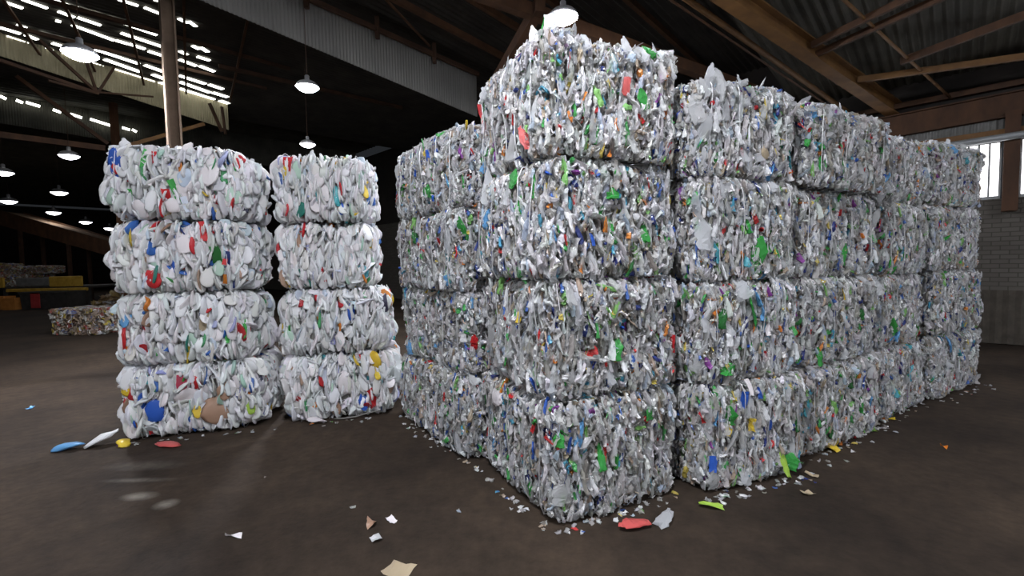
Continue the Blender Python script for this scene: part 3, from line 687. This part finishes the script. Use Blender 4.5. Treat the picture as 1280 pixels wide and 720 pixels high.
# steel post in front of the slotted roof, and trusses of the far bay
mb = MB(); mb.ibeam((-5.74,8.03,0), (-5.74,8.03,7.4), .17, .17, .03, (VX,VY,0)); mb.box((-5.95,7.85,0),(-5.53,8.2,.03))
structure(mb.build('column', M['post']))
for a, b, w in ((( .23,6.98),(1.17,6.14),.06),((.98,6.95),(1.17,6.14),.05),((1.55,6.9),(1.2,6.15),.05),((1.2,6.15),(2.35,6.42),.04),((.32,6.12),(1.2,6.11),.05),((3.78,6.7),(4.1,5.94),.07),((4.13,6.7),(4.2,5.89),.06),((-1.6,6.4),(1.2,6.12),.07)):
    beam('truss_bar', B(15.4+.35*a[0]-.4,a[0],a[1]), B(15.4+.35*b[0]-.4,b[0],b[1]), w, w, 'rust_dark')
# slim truss bars under the roof slots
for v0 in (-.2, .75, 1.75, 2.75, 3.9):
    beam('truss_bar', B(11.2,v0-.5,7.12), B(16.8,v0+.55,7.0), .05, .05, 'rust')
beam('truss_bar', B(13.05,-2,7.1), B(13.2,5,7.1), .07, .08, 'rust_dark'); beam('truss_bar', B(14.95,-2,7.1), B(15.1,5,7.1), .07, .08, 'rust_dark')
beam('column', B(20,1.9,0), B(20,1.9,7.2), .16, .16, 'rust')
beam('truss_bar', B(17,1.88,5.26), B(17,3.76,6.23), .1, .1, 'ochre')
beam('truss_bar', B(19,-3,5.55), B(19,1.55,5.5), .12, .16, 'rust')
beam('truss_bar', B(19,-.23,7.2), B(19,1.62,5.65), .1, .1, 'rust')
beam('truss_bar', B(14,3.5,7.0), B(14,9.,7.15), .08, .1, 'rust_dark')
fascia('trim_4', 24.4, -6, 7.2, 8.0, 24.4, 12.6, 6.5, 8.0, M['deck'])
# daylight slots between the roof sheets
k = 3
for segs in SLITS:
    mb = MB()
    for (u0,v0,u1,v1,w) in segs:
        mb.bar(B(u0,v0,7.21), B(u1,v1,7.21), w*.72, .02)
    structure(mb.build(f'window_{k}', M['sky_slot'])); k += 1
mb = MB()
for (v0,z0,v1,z1) in SLIT2: mb.bar(B(24.2,v0,z0), B(24.2,v1,z1), .04, .085)
structure(mb.build(f'window_{k}', M['sky_slot'])); k += 1
mb = MB()
for u in (.20,.28):
    mb.bar(B(u,8.9,zr(8.9)-.04), B(u-.04,9.75,zr(9.75)-.04), .022, .012)
structure(mb.build(f'window_{k}', M['fascia'])); k += 1

# ------------------------------------------------------------------ hanging lamps
M['lens'].node_tree.nodes['Principled BSDF'].inputs['Emission Strength'].default_value = LAMP
mbs = {}
def lamp_meshes():
    a = MB(); a.lathe([(.06,.10),(.10,.095),(.15,.07),(.19,.03),(.212,-.022),(.205,-.022),(.185,.015),(.15,.05),(.08,.08)], 28)
    b = MB(); b.lathe([(.0,-.105),(.06,-.10),(.12,-.08),(.17,-.05),(.2,-.015),(.19,.0),(0,.002)], 28)
    c = MB(); c.lathe([(0,.21),(.03,.205),(.042,.19),(.042,.12),(.06,.1),(0,.095)], 20)
    return [mesh_pd(q.v, q.f, n, True) for q, n in ((a,'reflector'),(b,'lens'),(c,'ballast'))]
LM = lamp_meshes()
LM[0].materials.append(M['lamp_metal']); LM[1].materials.append(M['lens']); LM[2].materials.append(M['lamp_metal'])
LF = [LM[0], LM[1].copy(), LM[2]]; LF[1].materials[0] = M['lens_far']
for (u, v, z, sc, label) in LAMPS:
    L = empty('hanging_lamp', B(u, v, z)); tag(L, label, 'lamp', 'high-bay lamps under the roof')
    for me, nm in zip(LM if u < 12 else LF, ('reflector','lens','ballast')):
        o = link(nm, me, None, L); o.scale = (sc, sc, sc)
    top = (zr(v) if u < 2.9 else zh(v) if u < 8.95 else 7.25 if u < 19.5 else 8.) - z
    mb = MB(); mb.tube([(0,0,.2*sc), (0,0,top-.02)], .006, 6); mb.build('suspension_rod', M['rust_dark'], L)

# ------------------------------------------------------------------ bales
COLNAME = {
 'F': 'the tall stack at the near corner', 'B': 'the clear stack behind the near corner',
 'C': 'the second clear stack right of the near corner', 'D': 'the third clear stack right of the near corner',
 'E': 'the fourth clear stack right of the near corner', 'G': 'the last clear stack by the windowed wall',
 'L': 'the leftmost white stack', 'M': 'the second white stack'}
ROWNAME = ['bottom bale of', 'second bale up in', 'third bale up in', 'top bale of']
LABEL_ADJ = {'F': 'clear bottle bale,', 'B': 'clear bottle bale,', 'C': 'clear bottle bale,', 'D': 'clear bottle bale,', 'E': 'clear bottle bale,', 'G': 'clear bottle bale,', 'L': 'milky jug bale,', 'M': 'milky jug bale,'}
def wire_loop(axis, at, dims, ph, r):
    L, D, H = dims; pts = []
    n = 48
    for i in range(n):
        a = 2*math.pi*i/n; c, s = math.cos(a), math.sin(a)
        p = 10.; k = (abs(c)**p + abs(s)**p)**(-1/p)
        q = (at, c*k*D/2, s*k*H/2) if axis == 'x' else (c*k*L/2, at, s*k*H/2)
        q = np.array(q); q[:2] *= 1.0
        o = q.copy(); o[0 if axis == 'x' else 0] *= 1
        w = bulge(q[None], ph)[0]
        d = np.array((0., c*k, s*k)) if axis == 'x' else np.array((c*k, 0., s*k))
        d /= np.linalg.norm(d)
        q = q + d*(w*.6 + .016)
        q[2] = max(q[2], -H/2 + r)
        q[0 if axis == 'x' else 1] += .008*math.sin(3*a + at*9)
        pts.append(q)
    mb = MB(); mb.tube(pts, r, 5, True); return mb

PIECES_PET = [('b','clear',.40),('b','grey',.16),('b','milky',.07),('b','green',.03),('b','darkgreen',.012),('b','lightblue',.03),('l','red',.016),('l','blue',.03),('l','white',.12),
              ('l','navy',.02),('l','orange',.008),('l','yellow',.007),('l','purple',.004),('c','white',.05),('c','blue',.025),('c','red',.008),('b','teal',.01)]
PIECES_JUG = [('j','milky',.44),('j','white',.22),('j','cream',.12),('j','blue',.01),('j','red',.01),('j','yellow',.008),('j','mint',.015),('j','brown',.008),('j','tealdark',.005),
              ('l','red',.015),('l','navy',.012),('l','green',.015),('l','white',.06),('l','orange',.008),('c','white',.02),('c','blue',.01),('c','red',.01)]
rp = np.random.default_rng(77)
BALES = {}
from collections import defaultdict
HB = defaultdict(list)
for h in HEROES: HB[(h[0],h[1])].append(h)
idx = 0
def add_piece(parent, typ, clr, P, nrm, size, edge, spread, vary=True):
    F = frames(nrm[None], None, rp, 1, edge, 1., spread)[0]
    lib = LIB[typ]
    o = link(KIND[typ], lib[int(rp.integers(len(lib)))], None, parent)
    from mathutils import Matrix
    mt = Matrix.Identity(4)
    for i in range(3):
        for j in range(3): mt[i][j] = F[i][j]*size[j]
        mt[i][3] = P[i]
    o.matrix_local = mt
    c = np.array(CLR[clr]); 
    if vary: c[:3] *= rp.uniform(.85, 1.12)
    o.color = tuple(np.clip(c, 0, 1))
    if clr not in ('clear','grey','milky'):
        o['label'] = f"{CLRTXT.get(clr, clr)} {KINDTXT[typ]}"
    return o
for c in COLS:
    for r in range(4):
        loc, yaw, dims = bale(c, r)
        jug = c in 'LM'
        root = empty('plastic_bale', loc, yaw); BALES[(c,r)] = root
        tag(root, BALE_LABEL.get((c,r)) or f"{LABEL_ADJ[c]} {ROWNAME[r]} {COLNAME[c]}", 'bale', 'bales of milky jugs' if jug else 'bales of clear bottles')
        lib = JUGS if jug else PET
        me, ph = lib[(r + (idx//4)*(3 if jug else 5) + (idx//4 == 7)) % len(lib)]
        flip = (r//2 + idx//4) % 2; idx += 1
        ms = link('crushed_plastic_mass', me, M['jug_mass'] if jug else M['pet_mass'], root)
        ms.scale = (dims[0]/STD[0], dims[1]/STD[1], dims[2]/STD[2]); ms.location = (0,0,dims[2]/2); ms.rotation_euler = (0,0,math.pi*flip)
        tag(ms, 'pressed mass of ' + ('milky jugs' if jug else 'clear bottles and scraps'), None, None, 'stuff')
        # wires
        ax = 'y' if c in 'FB' else 'x'
        span = dims[1] if ax == 'y' else dims[0]
        for k in range(5 if c in 'FB' else 4):
            at = span*(-.36 + .72*k/(4 if c in 'FB' else 3)) + float(rp.normal(0, .015))
            w = wire_loop(ax, at, dims, ph, .005 if c in 'FB' else .0036).build('baling_wire', M['wire'], root, True); w.location = (0,0,dims[2]/2)
        # pieces that show singly
        n = 82 if c in 'FBCLM' else 62
        heroes = HB[(c,r)]
        for (_, _, face, u, z, w, h, t, clr) in heroes:
            q = np.array((u, -dims[1]/2, z-dims[2]/2) if face == 'f' else (-dims[0]/2, u, z-dims[2]/2))*2/np.array(dims)
            q = np.clip(q, -.93, .93) if face == 'f' else np.clip(q, -1, .96)
            q[1 if face == 'f' else 0] = -1
            pw = 5.5 if jug else 10.
            q = q/(np.abs(q)**pw).sum()**(1/pw)
            nrm = np.sign(q)*np.abs(q)**(pw-1)/np.array(dims); nrm /= np.linalg.norm(nrm)
            P = q*np.array(dims)/2 + nrm*.004 + np.array((0,0,dims[2]/2))
            if t == 'c': add_piece(root, t, clr, P, nrm, (max(w,.035), max(h,.035), .016), 0., 3., False)
            else: add_piece(root, t, clr, P, nrm, (w*.95, w*.45, h*1.0), .0, .2, False)
        pal = PIECES_JUG if jug else PIECES_PET
        wts = np.array([q[2] for q in pal]); wts /= wts.sum()
        msk = (1,0,1,0,.35,0) if c in 'FB' else (1,0,0,0,.25,0)
        Ps, Ns = on_bale(n, dims, rp, ph, msk, 5.5 if jug else 10.)
        for P, nn in zip(Ps, Ns):
            t, clr, _ = pal[int(rp.choice(len(pal), p=wts))]
            if t == 'b': s = (rp.uniform(.04,.075), rp.uniform(.04,.06), rp.uniform(.10,.19))
            elif t == 'j': s = (rp.uniform(.08,.13), rp.uniform(.06,.09), rp.uniform(.14,.24))
            elif t == 'l': s = (rp.uniform(.02,.045), rp.uniform(.03,.05), rp.uniform(.06,.13))
            else: s = (.034, .034, .017)
            if jug and t == 'l': s = tuple(1.2*x for x in s)
            P = P + nn*rp.uniform(-.02, .006)
            P[2] = min(max(P[2], -dims[2]/2 + s[2]*.5), dims[2]/2 + .03)
            add_piece(root, t, clr, P + np.array((0,0,dims[2]/2)), nn, s, .5, .22 if t != 'c' else 3.)

# pieces that stand up from the top edges
for (c, r, x, y, dz, t, clr, w, h, tl) in TOPS:
    loc, yaw, dims = bale(c, r)
    root = BALES[(c,r)]
    add_piece(root, t, clr, np.array((x, y, dims[2] + dz)), np.array((tl, -1., 0.))/math.hypot(tl, 1), (w, w*.5, h), .1, .15, False)

# ------------------------------------------------------------------ litter on the floor
def lying(name, lib, clr, x, y, size, rz, label, cat, tilt=.1, group=None):
    me0 = LIB[lib][int(rp.integers(len(LIB[lib])))]
    me = me0.copy()
    co = np.zeros(len(me.vertices)*3, np.float32); me.vertices.foreach_get('co', co); co = co.reshape(-1,3)
    co = co*np.array(size)
    q = np.stack((co[:,0], co[:,2], co[:,1]), -1)          # long axis along y, thin axis up
    q[:,2] += q[:,1]*tilt; q[:,2] -= q[:,2].min() 
    q[:,2] += .001
    me.vertices.foreach_set('co', q.astype(np.float32).ravel()); me.update()
    o = link(name, me); o.location = (x, y, 0); o.rotation_euler = (0,0,rz); o.color = CLR[clr]
    return tag(o, label, cat, group)
for a in LITTER: lying(*a)
mb = MB(); mb.tube([(-2.04,5.12,.012),(-1.93,5.10,.02),(-1.8,5.13,.03),(-1.66,5.2,.05),(-1.55,5.24,.06)], .009, 6)
tag(mb.build('packing_strap', M['fascia'], None, True), 'thin white packing strap trailing along the foot of the white bales', 'strap')

# crumbs of plastic swept along the foot of the bales
rg = np.random.default_rng(5)
Vs, Qs, Cs, nv = [], [], [], 0
for (x0,y0,x1,y1,n,wd,sx,sy) in CRUMBS:
    t = rg.random(n); d = np.abs(rg.normal(0, wd, n))
    px = x0+(x1-x0)*t + sx*d; py = y0+(y1-y0)*t + sy*d
    for tmpl, part in ((SHEET,.6),(SHORT,.4)):
        k = int(n*part); s = rg.uniform(.5,1.2,(k,1))*np.array((.026,.024,.042))
        X, q = crumple(tmpl, k, s, .1, rg, .4, (.3,.7), .2)
        a = rg.uniform(0,6.28,k)[:,None]
        Y = np.stack((X[:,:,0]*np.cos(a)-X[:,:,2]*np.sin(a), X[:,:,0]*np.sin(a)+X[:,:,2]*np.cos(a), X[:,:,1]), -1)
        Y[:,:,2] -= Y[:,:,2].min(1)[:,None] - .001
        i = rg.choice(n, k); Y[:,:,0] += px[i][:,None]; Y[:,:,1] += py[i][:,None]
        c = palette(PAL_PET, k, rg)
        Vs.append(Y.reshape(-1,3)); Cs.append(np.repeat(c, X.shape[1], 0)); Qs.append((q[None]+(np.arange(k)*X.shape[1])[:,None,None]).reshape(-1,4)+nv); nv += k*X.shape[1]
o = link('plastic_crumbs', mesh_np(np.concatenate(Vs), np.concatenate(Qs), np.concatenate(Cs), name='crumbs'), M['pet_mass'])
tag(o, 'small crumbs of crushed plastic scattered along the foot of the bales', 'litter', None, 'stuff')

# ------------------------------------------------------------------ far left of the hall
PAL_MIX = [(.3,(.30,.22,.15),1.),(.2,(.5,.48,.44),1.),(.15,(.38,.30,.24),1.),(.1,(.7,.7,.7),1.),(.06,(.5,.4,.08),1.),(.06,(.35,.1,.08),1.),(.06,(.15,.2,.4),1.)]
REC_MIX = [(SHEET, 500, (.06,.14), (.06,.1), (.08,.2), .08, .4, (.6,1.3), .3, .5, .5, .6, (-.04,.02), False), (SHORT, 220, (.06,.1), (.06,.1), (.1,.18), .1, .2, (.3,.6), .4, .5, .5, .5, (-.04,.02), False)]
MIX = [make_mass(300+i, REC_MIX, PAL_MIX, (.16,.12,.09)) for i in range(2)]
def mixed(x, y, z, rz, dims, k, label):
    root = empty('mixed_bale', (x,y,z), rz); tag(root, label, 'bale', 'mixed bales at the far left')
    ms = link('crushed_scrap_mass', MIX[k][0], M['jug_mass'], root); ms.scale = tuple(dims[i]/STD[i] for i in range(3)); ms.location = (0,0,dims[2]/2)
    tag(ms, None, None, None, 'stuff')
    for q in (-.3, 0, .3):
        w = wire_loop('x', q*dims[0], dims, MIX[k][1], .005).build('baling_wire', M['wire'], root, True); w.location = (0,0,dims[2]/2)
mixed(-11.78, 12.82, 0, -.12, (1.45,1.0,.72), 0, 'single brown mixed scrap bale lying alone on the floor left of white stacks')
# sorting platform with yellow panels, bales on it and tubs below
pl = empty('sorting_platform', (-23.6, 23.0, 0), .0); tag(pl, 'long low platform with yellow side panels at the far left of the hall', 'platform')
mb = MB(); mb.box((-3.6,-.6,.92),(3.2,1.6,1.02),.02); mb.build('deck', M['dark_metal'], pl)
for x0, x1 in ((-3.5,-1.05),(1.2,2.75)):
    mb = MB(); mb.box((x0,-.72,1.0),(x1,-.62,1.5),.02); mb.build('side_panel', M['yellow'], pl)
mb = MB(); mb.box((-.4,-.72,1.05),(1.15,-.62,1.45),.02); mb.build('side_panel', M['grey'], pl)
mb = MB(); mb.box((-.9,-.74,.78),(3.0,-.64,.94),.02); mb.build('lower_rail', M['yellow'], pl)
for x in (-3.4,-1.2,.9,2.9):
    mb = MB(); mb.box((x-.06,-.55,0),(x+.06,-.43,.92)); mb.build('leg', M['dark_metal'], pl)
for (x, z, w, h, k, lab) in ((-26.2,1.02,1.9,.62,0,'grey scrap bale at the far left end of the yellow platform, lower one'),(-26.3,1.64,1.9,.55,1,'grey scrap bale on top of another at the platform end'),
                             (-24.3,1.02,1.1,.62,1,'grey scrap bale on the platform between the yellow panels'),(-23.9,1.64,1.5,.4,0,'flat scrap bale lying high on the middle of the platform')):
    mixed(x, 23.35, z, 0, (w,1.2,h), k, lab)
def tub(name, x, y, w, d, h, mat, label, cat, z=0.):
    root = empty(name, (x,y,z)); tag(root, label, cat)
    mb = MB(); t = .04; 
    mb.add([(-w/2,-d/2,0),(w/2,-d/2,0),(w/2,d/2,0),(-w/2,d/2,0),(-w/2-.05,-d/2-.04,h),(w/2+.05,-d/2-.04,h),(w/2+.05,d/2+.04,h),(-w/2-.05,d/2+.04,h),
            (-w/2+t,-d/2+t,h),(w/2-t,-d/2+t,h),(w/2-t,d/2-t,h),(-w/2+t,d/2-t,h),(-w/2+t,-d/2+t,.1),(w/2-t,-d/2+t,.1),(w/2-t,d/2-t,.1),(-w/2+t,d/2-t,.1)],
           [(3,2,1,0),(0,1,5,4),(1,2,6,5),(2,3,7,6),(3,0,4,7),(4,5,9,8),(5,6,10,9),(6,7,11,10),(7,4,8,11),(8,9,13,12),(9,10,14,13),(10,11,15,14),(11,8,12,15),(12,13,14,15)])
    mb.build('body', M[mat], root)
    mb = MB(); mb.box((-w/2-.08,-d/2-.08,h-.09),(w/2+.08,-d/2-.03,h),.01); mb.build('rim_lip', M[mat], root)
    return root
tub('tub', -25.9, 22.0, 1.4, .6, .8, 'blue', 'dull blue tub on the floor below the yellow platform end', 'tub')
tub('crate', -24.9, 21.55, .55, .45, .5, 'orange', 'orange crate beside the blue tub below the platform', 'crate', .0)
tub('crate', -24.05, 21.7, .55, .45, .62, 'orange', 'orange crate in the middle of the three below the platform', 'crate')
tub('crate', -23.3, 21.45, .6, .45, .55, 'orange', 'orange crate nearest the dark skip below the platform', 'crate')
sk = tub('skip', -21.55, 21.6, 2.1, .9, .82, 'dark_metal', 'dark steel skip with a red panel in front of the platform', 'skip')
mb = MB(); mb.box((-.55,-.53,.08),(-.15,-.49,.8),.01); mb.build('panel', M['red'], sk)
# inclined conveyor
cv = empty('inclined_conveyor', (-24.4, 26.5, 0)); tag(cv, 'inclined brown conveyor running down behind the lamps at far left', 'conveyor')
a, b = np.array((-4.2,0,5.1)), np.array((3.4,0,2.75))
mb = MB(); mb.bar(a, b, 1.2, .16); mb.build('belt_bed', M['card'], cv)
for s in (-1,1):
    mb = MB(); mb.bar(a+np.array((0,.66*s,-.25)), b+np.array((0,.66*s,-.25)), .08, .8); mb.build('side_guard', M['rust'], cv)
for t in (.15,.5,.9):
    q = a+(b-a)*t
    for s in (-1,1):
        mb = MB(); mb.bar((q[0],.6*s,0), (q[0],.6*s,q[2]-.3), .14, .14); mb.build('leg', M['rust_dark'], cv)
bx = empty('baling_press', (-19.3, 28.9, 0)); tag(bx, 'dark bulky baling press under the lower end of the conveyor', 'machine')
mb = MB(); mb.box((-1.2,-.9,.25),(1.6,.9,2.1),.08); mb.build('body', M['dark_metal'], bx)
mb = MB(); mb.add([(-1,-.8,2.7),(1,-.8,2.7),(1,.8,2.7),(-1,.8,2.7),(-.6,-.5,2.08),(.6,-.5,2.08),(.6,.5,2.08),(-.6,.5,2.08)],[(0,1,5,4),(1,2,6,5),(2,3,7,6),(3,0,4,7),(4,5,6,7),(3,2,1,0)]); mb.build('hopper', M['rust_dark'], bx)
mb = MB(); mb.box((-1.4,-1.0,0),(1.8,1.0,.26),.03); mb.build('base', M['rust_dark'], bx)
# heap of loose scrap by the press
rg = np.random.default_rng(8); n = 420
th = rg.uniform(0, 6.28, n); rr_ = np.sqrt(rg.random(n))
hx, hy = rr_*np.cos(th)*1.7, rr_*np.sin(th)*1.0
hz = (1-rr_)*1.15*rg.uniform(.6,1,n)
X, q = crumple(SHEET, n, rg.uniform(.6,1.4,(n,1))*np.array((.3,.2,.4)), .1, rg, .4, (.4,.9), .3)
F = frames(np.tile(np.array((0,0,1.)), (n,1)), None, rg, n, .2, .2, .8)
X = np.einsum('nij,nvj->nvi', F, X) + np.stack((hx,hy,hz+.1), -1)[:,None,:]
X[:,:,2] = np.maximum(X[:,:,2], .002)
c = palette([(.4,(.3,.2,.1),1.),(.3,(.42,.30,.12),1.),(.2,(.45,.40,.33),1.),(.1,(.5,.5,.5),1.)], n, rg)
o = link('scrap_heap', mesh_np(X.reshape(-1,3), (q[None]+(np.arange(n)*X.shape[1])[:,None,None]).reshape(-1,4), np.repeat(c, X.shape[1], 0), name='heap'), M['jug_mass'])
o.location = (-18.2, 22.2, 0); tag(o, 'loose brown and yellow scrap heaped beside the press at far left', 'heap', None, 'stuff')

# ------------------------------------------------------------------ camera, world, view
cam = bpy.data.cameras.new('camera'); co = bpy.data.objects.new('camera', cam); COL.objects.link(co)
cam.sensor_width = 36; cam.lens = 36*575/1280; cam.clip_end = 200
co.location = (0, 0, 1.74)
from mathutils import Matrix, Vector
pitch, roll = R(-3.2), R(1.15)
fw = Vector((0, math.cos(pitch), math.sin(pitch))); rt = Vector((1,0,0)); upv = rt.cross(fw)
r2 = rt*math.cos(roll) - upv*math.sin(roll); u2 = rt*math.sin(roll) + upv*math.cos(roll)
mt = Matrix((( r2.x, u2.x, -fw.x, 0), (r2.y, u2.y, -fw.y, 0), (r2.z, u2.z, -fw.z, 1.74), (0,0,0,1)))
co.matrix_world = mt
S.camera = co
w = bpy.data.worlds.new('World'); S.world = w; w.use_nodes = True
w.node_tree.nodes['Background'].inputs['Color'].default_value = (.8,.88,1,1); w.node_tree.nodes['Background'].inputs['Strength'].default_value = .02
S.view_settings.view_transform = 'Standard'; S.view_settings.look = 'None'; S.view_settings.gamma = 1; S.view_settings.use_curve_mapping = False
S.view_settings.exposure = EXPOSURE
S.cycles.transparent_max_bounces = 12; S.cycles.max_bounces = 6; S.cycles.diffuse_bounces = 3; S.cycles.glossy_bounces = 2
S.cycles.sample_clamp_indirect = 4.0; S.cycles.use_denoising = True
